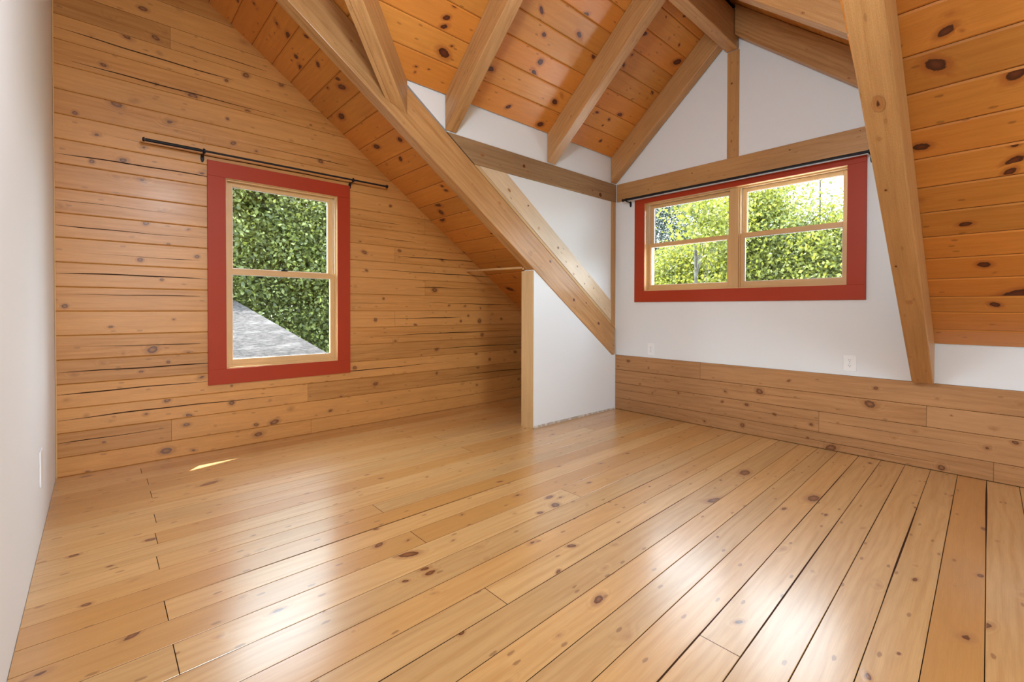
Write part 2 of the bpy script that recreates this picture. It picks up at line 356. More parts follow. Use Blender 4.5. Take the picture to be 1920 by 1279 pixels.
# knot positions on each boarded surface: (along, across, radius)
KN = {
 'back': [(0.064,1.79,0.0198),(0.138,1.707,0.0202),(0.277,1.756,0.0174),(0.322,1.809,0.0246),(0.295,1.663,0.0175),(-0.017,1.645,0.0129),(0.391,2.001,0.0179),(0.216,1.916,0.0171),(0.035,1.489,0.0164),(0.275,1.456,0.0174),(0.466,1.443,0.0218),(0.09,1.269,0.0233),(0.173,1.316,0.0204),(-0.088,1.159,0.0159),(0.343,1.231,0.0247),(0.568,1.289,0.0186),(0.202,1.136,0.0171),(0.002,1.054,0.0163),(0.781,1.431,0.0195),(0.659,1.345,0.0152),(0.772,1.694,0.0233),(0.998,1.704,0.0204),(0.654,1.614,0.0152),(0.757,1.926,0.0233),(0.523,1.159,0.0147),(0.693,1.181,0.0153),(0.833,1.158,0.0158),(1.065,1.293,0.0206),(-0.019,0.888,0.0162),(0.119,0.927,0.0201),(0.085,0.816,0.0166),(0.205,0.821,0.0171),(0.513,0.927,0.0184),(-0.148,0.597,0.0156),(0.316,0.644,0.014),(0.224,0.548,0.0172),(0.217,1.031,0.0137),(-0.136,0.01,0.0157),(0.058,-0.117,0.0099),(0.113,-0.289,0.0167),(0.251,-0.271,0.0277),(0.435,-0.304,0.0181),(0.02,-0.339,0.0131),(0.33,-0.357,0.0141),(-0.1,-0.399,0.0158),(0.196,-0.408,0.0102),(0.507,-0.474,0.022),(-0.131,-0.547,0.0189),(0.323,-0.61,0.0176),(-0.051,-0.652,0.016),(0.055,-0.702,0.0198),(0.218,-0.685,0.0137),(0.436,-0.731,0.0181),(0.676,-0.679,0.019),(0.915,-0.693,0.016),(0.422,-0.791,0.018),(0.58,-0.826,0.0149),(0.825,-0.862,0.0157),(0.943,-0.863,0.0242),(0.839,-0.936,0.0237),(0.316,-0.945,0.0246),(1.055,-0.779,0.0247),(-0.044,-0.996,0.0096),(0.024,-0.828,0.0082),(0.359,-0.075,0.0106),(0.156,0.451,0.0135),(0.334,0.422,0.0106),(0.437,0.533,0.0108),(0.484,0.353,0.0146),(0.195,0.309,0.0171),(1.626,0.485,0.0184),(1.644,0.33,0.0138),(1.548,0.189,0.0226),(1.59,0.573,0.0137),(1.86,0.921,0.0144),(1.53,0.003,0.0226),(1.543,-0.504,0.0181),(2.384,0.475,0.0209),(2.579,0.431,0.0161),(2.408,0.372,0.0209),(2.302,0.181,0.0258),(2.874,0.193,0.0225),(2.257,0.026,0.0153),(2.462,0.033,0.0158),(2.649,0.029,0.0163),(2.84,0.007,0.0168),(2.951,0.03,0.0171),(2.993,-0.055,0.0172),(2.688,-0.07,0.0164),(3.116,-0.108,0.0175),(2.827,-0.127,0.0279),(2.598,-0.123,0.0162),(2.861,-0.273,0.0224),(3.314,-0.482,0.018),(3.161,-0.561,0.0234),(2.959,-0.539,0.0171),(2.807,-0.606,0.0223),(3.073,-0.734,0.0174),(3.369,-0.794,0.0181),(2.617,-0.763,0.0162),(2.794,-0.794,0.0167),(2.787,-0.882,0.0222),(1.722,-0.099,0.0187),(1.903,-0.295,0.0193),(2.102,-0.155,0.015),(2.325,-0.393,0.0207),(1.995,-0.594,0.0196),(1.721,-0.661,0.0234),(1.429,-0.738,0.0221),(2.325,-0.626,0.0155),(1.795,0.089,0.0142),(2.102,0.294,0.015),(1.945,0.528,0.0146),(1.276,1.186,0.0172)],
 'right': [(2.673,-0.508,0.0157),(2.439,-0.554,0.0151),(2.139,-0.541,0.0144),(2.254,-0.655,0.0244),(1.194,-0.535,0.012),(0.648,-0.524,0.0143),(0.33,-0.548,0.0132),(-0.035,-0.53,0.015),(1.41,-0.644,0.0293),(0.68,-0.636,0.0323),(1.687,-0.68,0.0177),(1.51,-0.764,0.0171),(2.396,-0.786,0.015),(2.122,-0.75,0.0191),(1.714,-0.768,0.0133),(1.803,-0.849,0.0135),(1.296,-0.806,0.0123),(1.038,-0.838,0.0155),(0.868,-0.796,0.0112),(0.439,-0.774,0.017),(0.546,-0.837,0.0174),(0.101,-0.807,0.0187),(0.075,-0.689,0.0186),(-0.015,-0.751,0.0181),(0.91,-0.982,0.0302),(0.306,-0.974,0.023),(1.543,-0.933,0.0215),(1.87,-0.96,0.0228),(0.671,-0.981,0.0143),(-0.008,-0.896,0.0121),(0.262,-0.643,0.0065),(1.062,-0.94,0.0117),(2.658,-0.915,0.0157),(2.534,-0.717,0.0153)],
 'main': [(0.21,2.184,0.0257),(0.176,2.092,0.0168),(0.161,2.047,0.0146),(0.135,2.105,0.0074),(0.177,2.225,0.0099),(0.001,2.28,0.0282),(0.309,2.709,0.0199),(0.016,2.636,0.0175),(0.003,2.593,0.0193),(0.284,2.468,0.0182),(0.105,3.094,0.0211),(-0.009,3.289,0.0379),(0.07,3.356,0.0198),(0.003,2.531,0.0105),(0.162,2.858,0.0149),(0.068,3.145,0.008),(0.41,3.083,0.0086),(3.489,0.853,0.0179),(3.489,0.92,0.0181),(3.675,0.856,0.0149),(3.327,0.984,0.0142),(3.615,1.003,0.0152),(3.699,0.998,0.0077),(3.686,1.057,0.0234),(3.471,1.101,0.015),(3.54,0.752,0.0177),(3.522,0.731,0.014),(3.655,0.671,0.0142),(3.41,1.212,0.0152),(3.601,1.208,0.0158),(3.444,1.253,0.0232),(3.763,1.365,0.0253),(3.702,1.619,0.0219),(3.356,1.651,0.0206),(3.558,1.755,0.0175),(3.793,1.746,0.0137),(3.655,2.144,0.0286),(3.703,2.216,0.0292),(3.783,2.275,0.0249),(3.373,2.028,0.0133),(3.376,2.066,0.0134),(3.923,2.466,0.0105),(3.31,2.492,0.0096),(3.812,3.111,0.0285),(3.561,2.968,0.0161),(3.644,2.836,0.016)],
 'dorm': [(1.519,2.476,0.0164),(1.525,2.517,0.0166),(1.592,2.628,0.0278),(1.623,2.582,0.0104),(1.459,2.744,0.0104),(1.466,2.771,0.0105),(1.544,2.732,0.007),(1.538,2.411,0.013),(2.2,2.327,0.0149),(2.089,2.235,0.0142),(2.286,2.456,0.0234),(2.283,2.522,0.0198),(1.946,2.604,0.0187),(2.424,2.141,0.0188),(2.688,2.291,0.0205),(2.598,2.622,0.0215),(2.625,2.57,0.0171),(2.232,2.757,0.0164),(2.593,2.785,0.0221),(2.465,2.237,0.0194),(2.987,2.129,0.0169),(3.004,2.047,0.0166),(3.024,2.176,0.0171),(3.005,2.245,0.0173),(3.525,2.063,0.0276),(3.497,2.295,0.0143),(3.49,2.346,0.0192),(3.32,2.52,0.0192),(3.241,2.579,0.0144),(3.217,2.632,0.0096),(3.314,2.737,0.015)],
 'floor': [(1.868,0.143,0.0182),(1.984,0.097,0.012),(2.341,0.116,0.0122),(2.289,0.0,0.0132),(2.253,0.298,0.0084),(2.744,0.065,0.0093),(2.854,0.107,0.0122),(2.188,0.182,0.0078),(1.907,-0.028,0.0124),(1.924,0.583,0.0083),(2.796,1.175,0.0295),(2.673,0.768,0.0284),(2.278,1.13,0.0225),(1.64,0.283,0.0048),(2.469,0.512,0.0074),(0.787,1.255,0.0101),(0.88,1.118,0.0115),(0.941,1.857,0.0092),(0.835,1.905,0.0135),(0.889,1.755,0.0196),(0.882,1.624,0.0124),(0.883,1.588,0.0122),(0.836,1.495,0.0058),(0.831,1.473,0.0076),(0.792,1.604,0.0079),(1.124,1.605,0.0135),(1.093,1.517,0.0107),(1.31,1.483,0.0115),(1.433,1.736,0.0104),(1.358,1.638,0.0074),(1.244,1.898,0.0103),(1.689,1.753,0.0142),(1.729,1.713,0.0113),(1.643,1.666,0.0218),(1.233,1.265,0.0082),(1.377,1.159,0.0084),(1.544,1.232,0.0114),(1.213,1.062,0.0131),(1.137,0.899,0.0184),(0.992,1.043,0.0084),(1.905,1.768,0.0091),(1.994,1.737,0.0092),(2.114,1.7,0.0094),(1.585,1.885,0.0143),(1.504,2.048,0.0117),(1.078,1.727,0.0069),(0.885,2.041,0.0072),(0.554,1.483,0.0067),(0.521,1.637,0.0071),(-0.117,1.893,0.0146),(0.07,1.911,0.0114),(0.09,2.279,0.0136),(-0.032,2.203,0.0107),(-0.073,2.677,0.0128),(0.157,2.629,0.0137),(0.255,1.733,0.0082),(0.349,1.897,0.0092),(0.416,1.741,0.0089),(0.332,2.332,0.011),(0.444,3.238,0.0212)],
}

# ================================================================= floor
mb = MB()
wallseam = [-0.034+0.1287*k for k in range(-24, 0)]+[-0.034, 0.101, 0.230, 0.357, 0.485, 0.613, 0.740, 0.869, 0.991, 1.118, 1.257, 1.379, 1.506, 1.640, 1.788, 1.922]+[1.922+0.1285*k for k in range(1, 17)]
def fskew(v): return 0.028*max(0.0, min(1.0, (2.1-v)/1.2))
def Pf(u, v): return W(u, v-fskew(v)*(3.65-u), -1.0)
fj = {}
rj = random.Random(5)
seams = sorted(wallseam)
known = [(0.184, 3.825), (0.199, 3.561), (0.198, 3.29), (0.188, 2.899), (0.175, 2.625), (0.162, 2.372), (0.155, 1.983), (0.153, 1.732), (0.984, 2.232), (0.986, 1.886), (0.974, 1.237), (1.813, 1.64), (1.3, 0.63)]
for i in range(len(seams)-1):
    fj[i] = []
    for (ju, jv) in known:
        vv = jv+(fskew(jv)*(3.65-ju))
        if seams[i] <= vv < seams[i+1]: fj[i].append(ju)
    if not fj[i] and seams[i] > 2.2: fj[i].append(rj.choice([2.4, 1.85, 2.9]))
boards(mb, Pf, (0, 0, 1), [[(Xc, -3.0), (Xb, -3.0), (Xb, Ya+0.02), (Xc, Ya+0.02)]], seams, Xc, Xb, fj, gap=0.0024, cham=0.0012, knots=KN['floor'], extra=150, kel=1.6, kseed=11,
       cracks=[(0.357+0.0, 1.9, 3.66, 0.0006, 0.0035), (0.101, 2.3, 3.66, 0.0005, 0.004), (0.230, 1.6, 3.6, .0004, .0014), (0.485, 0.5, 3.6, .0004, .0016), (0.74, 0.3, 3.6, .0004, .0026), (0.613, 0.3, 3.66, .0004, .0028),
               (2.053, 0.1, 2.2, .0004, .0018), (1.506, .4, 2.6, .0004, .0014), (1.257, .2, 2.2, .0004, .0018)])
uprism(mb, [(Xc-0.1, -3.1, -1.012), (Xb+0.1, -3.1, -1.012), (Xb+0.1, Ya+0.15, -1.012), (Xc-0.1, Ya+0.15, -1.012)], (0, 0, -0.15), mi=1)
tag(mb.build('floor', [M_FLOOR, M_GAP], weld=False), 'wide varnished pine plank floor running toward the back right', kind='structure')

# ================================================================= wall_back : gable wall of log siding
mb = MB()
zs = [-1.0, -0.887]+[-0.743+0.1447*k for k in range(0, 24)]
Hx0, Hx1, Hz0, Hz1 = 0.625, 1.425, -0.455, 0.945
regs = [[(Xc, -1), (Hx0, -1), (Hx0, roof(Hx0)), (Xc, roof(Xc))], [(Hx0, -1), (Hx1, -1), (Hx1, Hz0), (Hx0, Hz0)],
        [(Hx0, Hz1), (Hx1, Hz1), (Hx1, roof(Hx1)), (Hx0, roof(Hx0))], [(Hx1, -1), (Xb, -1), (Xb, roof(Xb)), (Hx1, roof(Hx1))]]
aj = {1: [0.344], 2: [1.177], 0: [1.199]}
for i in range(5, 24):
    if rj.random() < 0.6: aj[i] = [rj.choice([2.2, 2.6, 0.0, 1.9, 0.35])]
cr_ = []
for zc, a, b2 in [(1.771, -.17, .9), (1.633, -.17, .7), (1.457, -.1, 1.2), (1.061, -.17, 2.1), (.91, -.17, .62), (.625, -.17, .62), (.482, -.17, .6), (.333, -.1, .5), (.085, -.17, .5), (-.385, -.17, .6), (-.513, -.17, .55), (-.665, -.17, 1.25), (-.799, -.17, .34),
                 (.62, 1.45, 2.1), (.76, 1.44, 1.95), (.34, 1.42, 3.2), (.05, 1.42, 3.3), (-.09, 1.42, 2.6), (-.24, 1.6, 3.6), (-.39, 1.44, 3.6), (.2, 2.1, 3.1), (-.53, 1.3, 2.6), (.48, 1.9, 3.0), (-.68, 1.9, 3.6), (1.2, .3, 1.5), (.2, -.17, .55), (-.24, -.1, .5)]:
    cr_.append((zc, a, b2, 0.005, 0.0036))
boards(mb, lambda u, v: W(u, Ya+0.01, v), (0, -1, 0), regs, zs, Xc, Xb, aj, gap=0.0013, cham=0.0045, knots=[(a, b2, c*.8) for a, b2, c in KN['back']], extra=14, kseed=21, kel=1.2, cracks=cr_)
for reg in regs: mb.prism([W(u, Ya+0.02, v) for u, v in reg], (0, 0.11*S, 0), mi=1)
tag(mb.build('wall_back', [M_LOG, M_GAP], weld=False), 'gable wall of horizontal knotty pine log siding', kind='structure')

# ================================================================= wall_right : drywall above pale log courses
mb = MB()
Wy0, Wy1, Wz0, Wz1 = 0.80, 2.515, 0.152, 1.025
XW = Xb+0.008
for poly in ([(Ye-0.02, Zp), (Yd+0.02, Zp), (Yd+0.02, Wz0), (Ye-0.02, Wz0)], [(Ye-0.02, Wz0), (Wy0, Wz0), (Wy0, Wz1), (Ye-0.02, Wz1)], [(Wy1, Wz0), (Yd+0.02, Wz0), (Yd+0.02, Wz1), (Wy1, Wz1)],
             [(Ye-0.02, Wz1), (Yd+0.02, Wz1), (Yd+0.02, Cb), (Yr, Zr), (Ye-0.02, Cb)],
             [(-3.0, Zp), (Ye-0.02, Zp), (Ye-0.02, Rb+0.02), (-3.0, Rb+0.02)], [(Yd+0.02, Zp), (Ya, Zp), (Ya, Rb+0.02), (Yd+0.02, Rb+0.02)]):
    mb.prism([W(XW, y, z) for y, z in poly], (0.13*S, 0, 0))
wr = tag(mb.build('wall_right', M_WHITE), 'off-white painted drywall around the double window', kind='structure')
mb = MB()
boards(mb, lambda u, v: W(Xb, u, v), (-1, 0, 0), [[(-3, -1), (Yd+0.01, -1), (Yd+0.01, Zp), (-3, Zp)]], [-1.0, -0.887, -0.735, -0.603, Zp], -3.0, Yd+0.01,
       {3: [1.913], 1: [0.989], 2: [0.381], 0: [0.073]}, gap=0.0018, cham=0.004, knots=[(a, b2, c*.75) for a, b2, c in KN['right']], extra=6, kseed=31, kel=1.2,
       cracks=[(-0.803, 0.99, 2.8, 0.003, 0.0016), (-0.80, -.1, 0.98, 0.003, 0.0012), (-0.945, 0.2, 2.6, 0.003, 0.0016), (-.66, 1.0, 2.0, .003, .0008)])
mb.prism([W(Xb+0.008, -3, -1), W(Xb+0.008, Ya, -1), W(Xb+0.008, Ya, Zp-0.001), W(Xb+0.008, -3, Zp-0.001)], (0.12*S, 0, 0), mi=1)
mb.build('log_courses', [M_LOGP, M_GAP], parent=wr, weld=False)['label'] = 'pale knotty log courses below the drywall'

# ================================================================= wall_left, wall_front
mb = MB(); uprism(mb, [(Xc, -3.1, -1.02), (Xc, Ya+0.13, -1.02), (Xc, Ya+0.13, roof(Xc)+.2), (Xc, -3.1, roof(Xc)+.2)], (-0.12, 0, 0))
tag(mb.build('wall_left', M_WHITE), 'plain white wall at the left edge', kind='structure')
mb = MB(); oy = -3.0
ox0, ox1, oz0, oz1 = 0.0, 1.3, -0.6, 0.8  # unseen opening, added so daylight from behind brightens the room
for poly in ([(Xc, -1), (ox0, -1), (ox0, roof(ox0)), (Xc, roof(Xc))], [(ox0, -1), (ox1, -1), (ox1, oz0), (ox0, oz0)], [(ox0, roof(ox0)-.25), (ox1, roof(ox1)-.12), (ox1, roof(ox1)), (ox0, roof(ox0))], [(ox1, -1), (Xb, -1), (Xb, roof(Xb)), (ox1, roof(ox1))]):
    mb.prism([W(x, oy, z) for x, z in poly], (0, -0.12*S, 0))
tag(mb.build('wall_front', M_WHITE), 'white end wall behind the viewer with a wide opening added to let in fill light', kind='structure')

# ================================================================= ceilings
N1 = Vector((-s1, 0, -1)).normalized()
def Pc(u, v): return W(v, u, roof(v))       # u = Y, v = X
K1 = math.sqrt(1+s1*s1)
cregs = [[(Yd+0.05, Xc), (Ya+0.02, Xc), (Ya+0.02, Xb), (Yd+0.05, Xb)], [(Yr, Xc), (Yd+.051, Xc), (Yd+.051, Xv-.03), (Yd, Xv), (Yr, Xr)], [(Ye, Xc), (Yr, Xc), (Yr, Xr), (Ye, Xv)],
         [(-3, Xc), (Ye, Xc), (Ye, Xb), (-3, Xb)]]
mb = MB()
xs = [0.935-0.127*k for k in range(9, 0, -1)]+[0.935, 1.061, 1.193, 1.327, 1.455, 1.583, 1.727, 1.86, 2.002, 2.135, 2.263, 2.398, 2.522, 2.655, 2.781, 2.915, 3.045, 3.177, 3.302, 3.416, 3.555, Xb+0.01]
boards(mb, Pc, N1, cregs, xs, -3.0, Ya+0.02, {i: [rj.choice([-1.5, -2.1])] for i in range(len(xs)-1)}, gap=0.0016, cham=0.006, scales=(1, K1), knots=KN['main'], extra=60, kseed=41, kel=1.35)
Ov = 0.94
rx = [[(Yd+.09, Xc), (Ya+Ov, Xc), (Ya+Ov, Xb+0.35), (Yd+.09, Xb+0.35)]]+cregs[1:]
for reg in rx: mb.prism([Pc(u, v)-N1*0.012 for u, v in reg], -N1*0.12*S, mi=1)
tag(mb.build('ceiling', [M_CEIL, M_GAP], weld=False), 'sloping ceiling of amber knotty pine boards', kind='structure')
mb = MB(); K2 = math.sqrt(1+s2*s2)
Nd = Vector((0, -s2, -1)).normalized()
ys = [1.63]+[1.63+0.129*k for k in range(1, 5)]+[2.279, 2.408, 2.539, 2.675, Yd+0.001]
boards(mb, lambda u, v: W(u, v, Cb+s2*(Yd-v)), Nd, [[(Xb, Yd), (Xv, Yd), (Xr, Yr), (Xb, Yr)]], ys, 0.0, Xb, {}, gap=0.0016, cham=0.006, scales=(1, K2), knots=KN['dorm'], extra=25, kseed=51, kel=1.35, jit=0.001)
Nd2 = Vector((0, s2, -1)).normalized()
boards(mb, lambda u, v: W(u, v, Cb+s2*(v-Ye)), Nd2, [[(Xb, Ye), (Xv, Ye), (Xr, Yr), (Xb, Yr)]], [Ye+0.1317*k for k in range(10)], 0.0, Xb, {}, gap=0.0016, cham=0.006, scales=(1, K2), extra=30, kseed=52, kel=1.35)
for (ya, nn) in ((Yd, Nd), (Ye, Nd2)):
    sg = 0.15 if ya == Yd else -0.15
    mb.prism([W(Xb+0.78, ya+sg, Cb-abs(sg)*s2)-nn*0.012, W(Xb+0.0, ya+sg, Cb-abs(sg)*s2)-nn*0.012, W(Xb, Yr, Zr)-nn*0.012, W(Xb+0.78, Yr, Zr)-nn*0.012], -nn*0.11*S, mi=1)
    mb.prism([W(Xb, ya, Cb)-nn*0.012, W(Xv, ya, Cb)-nn*0.012, W(Xr, Yr, Zr)-nn*0.012, W(Xb, Yr, Zr)-nn*0.012], -nn*0.11*S, mi=1)
uprism(mb, [(0.0, Yr-.06, Zr-.01), (0.0, Yr+.06, Zr-.01), (0.0, Yr+.06, Zr+.12), (0.0, Yr-.06, Zr+.12)], (Xb+.78, 0, 0), mi=1)
tag(mb.build('ceiling_dormer', [M_CEIL, M_GAP], weld=False), 'dormer ceiling of amber knotty pine boards between rafters', kind='structure')

# ================================================================= dormer cheek walls and closet partition
mb = MB()
uprism(mb, [(Xv, Yd+0.012, Cb+.02), (Xb+0.02, Yd+0.012, Cb+.02), (Xb+0.02, Yd+0.012, Rb)], (0, 0.08, 0))
tag(mb.build('wall_dormer_left', M_WHITE), 'white triangular dormer side wall above the sloping beam', kind='structure')
mb = MB()
uprism(mb, [(Xv, Ye-0.012, Cb+.02), (Xb+0.02, Ye-0.012, Cb+.02), (Xb+0.02, Ye-0.012, Rb)], (0, -0.08, 0))
tag(mb.build('wall_dormer_right', M_WHITE), 'white dormer side wall hidden behind the right beam', kind='structure')
RD = 0.2937
def rbot(x): return Rb-RD+s1*(Xb-x)
mb = MB(); x0p = 2.566
uprism(mb, [(x0p, Yd+0.006, -0.994), (Xb-0.002, Yd+0.006, -0.994), (Xb-0.002, Yd+0.006, Zp+0.01), (3.62, Yd+0.006, Zp+0.008), (x0p, Yd+0.006, rbot(x0p)+0.004)], (0, 0.122, 0))
pw = tag(mb.build('wall_partition', M_WHITE, bevel=0.002), 'short white closet wall under the sloping beam', kind='structure')
mb = MB(); uprism(mb, [(x0p+0.003, Yd+0.004, -1.0), (Xb-0.003, Yd+0.004, -1.0), (Xb-0.003, Yd+0.004, -0.985), (x0p+0.003, Yd+0.004, -0.978)], (0, 0.004, 0))
M_RAW = plain('bare_joint_compound', (0.42, 0.36, 0.30), 0.9, 0.1, 1.0, 25, c2=(0.7, 0.67, 0.63))
mb.build('base_edge', M_RAW, parent=pw)['label'] = 'rough unpainted bottom edge'
mb = MB(); mb.ubox((x0p-0.012, Yd+0.011, -1.0), (x0p, Yd+0.150, rbot(x0p)-0.004), d=(0, 0, 1), tone=0.2)
tag(mb.build('trim_1', M_PALE, bevel=0.001), 'clear pine board capping the end of the closet wall', kind='structure')
mb = MB(); mb.ubox((Xc+0.001, Ya+0.003, -1.0), (Xc+0.006, Ya+0.012, roof(Xc)), d=(0, 0, 1))
tag(mb.build('trim_2', M_PALE), 'thin pine strip in the left corner', kind='structure')

# ================================================================= timber frame
def knots_on(mb, lst, N, D, seed=3):
    """small knots laid on a beam face: (world point, radius)"""
    N = Vector(N).normalized(); D = Vector(D).normalized(); E_ = N.cross(D); r = random.Random(seed)
    for q, (p, rr) in enumerate(lst):
        Rm = rr*2.6*S; off = (r.random()*40, r.random()*40); prev = None; rings = []; st_ = r.choice([1, .9, .75, .7, .6]); el = r.uniform(1.0, 1.7)
        for rad in (0.0, 0.4, 0.65, 0.85): rings.append([(math.cos(2*math.pi*k/16)*Rm*rad*el, math.sin(2*math.pi*k/16)*Rm*rad, 0 if rad == .85 else (1-rad)*st_) for k in range(16)])
        def fc(L): mb.face([p+D*a+E_*b2+N*(0.0008) for a, b2, k_ in L], [(a+off[0], b2+off[1]) for a, b2, k_ in L], 0.5, [k_ for _, _, k_ in L])
        for k in range(16):
            fc([rings[0][0], rings[1][k], rings[1][(k+1) % 16]])
def timber(name, pts, ext, d, mat, label, cat, group=None, tone=0.5, knots=None, bevel=0.005):
    o = empty(name, W(*pts[0])) if False else None
    mb = MB(); uprism(mb, pts, ext, d=d, tone=tone)
    if knots:
        for (N, L) in knots: knots_on(mb, L, N, d)
    return tag(mb.build(name, mat, bevel=bevel, weld=True), label, cat, group)
# two big sloping roof beams
dm = (1, 0, -s1)
xt = Xc+0.01
prof = [(3.655, Yd, Zp+0.002), (3.616, Yd, Zp+0.002), (xt, Yd, rbot(xt)), (xt, Yd, roof(xt)-0.004), (3.655, Yd, roof(3.655)-0.004)]
def rp_(x, dz): return W(x, Yd, rbot(x)+dz)
kl = [((0, -1, 0), [(rp_(x, dz), rr) for x, dz, rr in [(1.08, .17, .010), (1.95, .13, .010), (1.33, .2, .006), (2.52, .1, .02), (2.75, .22, .012), (3.05, .12, .014), (3.4, .16, .012), (2.2, .22, .012), (.9, .22, .006), (3.22, .22, .008), (3.5, .07, .006)]])]
timber('roof_beam', prof, (0, 0.098, 0), dm, M_BEAM, 'long sloping timber beam left of the dormer, ending on the closet wall', 'beam', knots=kl)
sk = 0.0275
def ysk(x): return -sk*(Xb-x)
A0 = [(3.67, Zp+0.002), (3.616, Zp+0.002), (xt, rbot(xt)), (xt, roof(xt)-0.004), (3.67, roof(3.67)-0.004)]
mb = MB(); y1 = 0.4537; y0 = 0.344
Pn = [W(x, y0+ysk(x), z) for x, z in A0]; Pp = [W(x, y1-0.002+ysk(x), z) for x, z in A0]
dv = Vector((1, sk, -s1)).normalized()
for k, fc in enumerate([Pn, Pp[::-1]]+[[Pn[i], Pp[i], Pp[(i+1) % 5], Pn[(i+1) % 5]] for i in range(5)]):
    nn = (fc[1]-fc[0]).cross(fc[2]-fc[1]).normalized(); w = nn.cross(dv)
    w = w.normalized() if w.length > .3 else nn.orthogonal()
    mb.face(fc, [(p.dot(dv)+3.3, p.dot(w)+k*.37) for p in fc], 0.8)
Nb = Vector((-s1, 0, -1))
def rb_(x, y): return W(x, y+ysk(x), rbot(x))
knots_on(mb, [(rb_(2.0, .40), .02), (rb_(2.12, .415), .008), (rb_(2.33, .42), .006), (rb_(2.95, .40), .014), (rb_(2.72, .43), .006)], Nb, dv)
tag(mb.build('roof_beam', M_BEAM, bevel=0.007), 'long sloping timber beam right of the double window, nearest the viewer', 'beam')
def lz(x, k): return roof(x)+k
# dormer rafters
def drafter(xa, xb_, left, label, mat=M_BEAM, tone=0.5):
    rv = 0.2447
    if left: pts = [(xa, Yd+0.004, Cb-rv), (xa, Yd+0.004, Cb-0.003), (xa, Yr+0.05, Cb-0.003+s2*(Yd-Yr-0.05)), (xa, Yr+0.05, Cb-rv+s2*(Yd-Yr-0.05))]; dd = (0, -1, s2)
    else: pts = [(xa, Ye, Cb-rv), (xa, Ye, Cb-0.003), (xa, Yr-0.05, Cb-0.003+s2*(Yr-0.05-Ye)), (xa, Yr-0.05, Cb-rv+s2*(Yr-0.05-Ye))]; dd = (0, 1, s2)
    kn_ = [((-1, 0, 0), [(W(xa, (2.55 if left else 0.8), Cb-rv+s2*.28+.08), .008)])]
    return timber('rafter', pts, (xb_-xa, 0, 0), dd, mat, label, 'rafter', 'dormer rafters', tone, knots=kn_)
drafter(1.7235, 1.8144, True, 'dormer rafter landing at the left end of the greyed wall beam', tone=.4)
drafter(2.714, 2.8102, True, 'dormer rafter landing at the middle of the greyed wall beam', tone=.6)
drafter(3.585, 3.672, True, 'dormer rafter flat against the window wall, left of the ridge', tone=.9)
drafter(2.63, 2.73, False, 'dormer rafter right of the ridge with a pale underside', tone=.7)
drafter(3.585, 3.672, False, 'dormer rafter flat against the window wall, right of the ridge', tone=.3)
# valley rafter
dV = Vector((Xr-Xv, Yr-Yd, Zr-Cb))
a = [(1.2885, Yd, 1.3296), (1.4411, Yd, 1.2665), (1.4411, Yd, Cb-0.004), (1.2885, Yd, roof(1.2885)-0.02)]
mb = MB(); P0 = [W(*p) for p in a]; P1 = [p+dV*S*0.93 for p in P0]
dvn = dV.normalized()
for k, fc in enumerate([P0, P1[::-1]]+[[P0[i], P1[i], P1[(i+1) % 4], P0[(i+1) % 4]] for i in range(4)]):
    nn = (fc[1]-fc[0]).cross(fc[2]-fc[1]).normalized(); w = nn.cross(dvn); w = w.normalized() if w.length > .3 else nn.orthogonal()
    mb.face(fc, [(p.dot(dvn)+7.3, p.dot(w)+k*.37) for p in fc], 0.6)
nbv = (P0[1]-P0[0]).cross(dV); nbv = -nbv if nbv.z > 0 else nbv; nbv.normalize()
rr_ = random.Random(9)
pc = [P0[0]*0.72+P0[1]*0.28+dV*S*t+nbv*0.0009+(P0[1]-P0[0])*0.02*math.sin(t*9) for t in [0.0, .05, .1, .15, .2, .25, .3, .35, .4, .5]]
wv = (P0[1]-P0[0]).normalized()*0.0012
for i in range(len(pc)-1): mb.face([pc[i]-wv, pc[i+1]-wv, pc[i+1]+wv, pc[i]+wv], None, .5, [1, 1, 1, 1])
tag(mb.build('valley_rafter', M_BEAM, bevel=0.005), 'diagonal valley rafter with a pointed foot resting on the left sloping beam', 'rafter')
# ridge beam, wall beams, posts
timber('ridge_beam', [(0.35, 1.594, 2.112), (Xb-0.002, 1.594, 2.112), (Xb-0.002, 1.594, Zr-0.09), (0.35, 1.594, Zr-0.09)], (0, 0.098, 0), (1, 0, 0), M_BEAM, 'ridge beam running into the peak of the dormer wall', 'beam', tone=.6,
       knots=[((0, 0, -1), [(W(3.3, 1.64, 2.112), .006)])])
timber('wall_beam', [(1.738, Yd+0.001, 1.2443), (Xb-0.004, Yd+0.001, 1.2443), (Xb-0.004, Yd+0.001, 1.0677), (1.975, Yd+0.001, 1.0677)], (0, 0.07, 0), (1, 0, 0), M_BEAMG, 'greyed horizontal beam on the dormer side wall under the rafter feet', 'beam', tone=.4,
       knots=[((0, -1, 0), [(W(2.04, Yd, 1.15), .014), (W(2.32, Yd, 1.2), .016), (W(2.45, Yd, 1.16), .018), (W(3.1, Yd, 1.13), .012), (W(3.3, Yd, 1.12), .008), (W(3.42, Yd, 1.1), .02)])])
timber('wall_beam', [(Xb-0.002, Yd-0.002, 1.0677), (Xb-0.002, Yd-0.002, 1.2443), (Xb-0.002, Ye, 1.2443), (Xb-0.002, Ye, 1.0677)], (0.06, 0, 0), (0, 1, 0), M_BEAM, 'brown horizontal beam above the double window', 'beam', tone=.9,
       knots=[((-1, 0, 0), [(W(Xb-.002, y, z), r_) for y, z, r_ in [(2.45, 1.13, .007), (2.15, 1.12, .008), (2.0, 1.19, .006), (1.52, 1.13, .007), (1.2, 1.2, .006), (.75, 1.22, .004)]])])
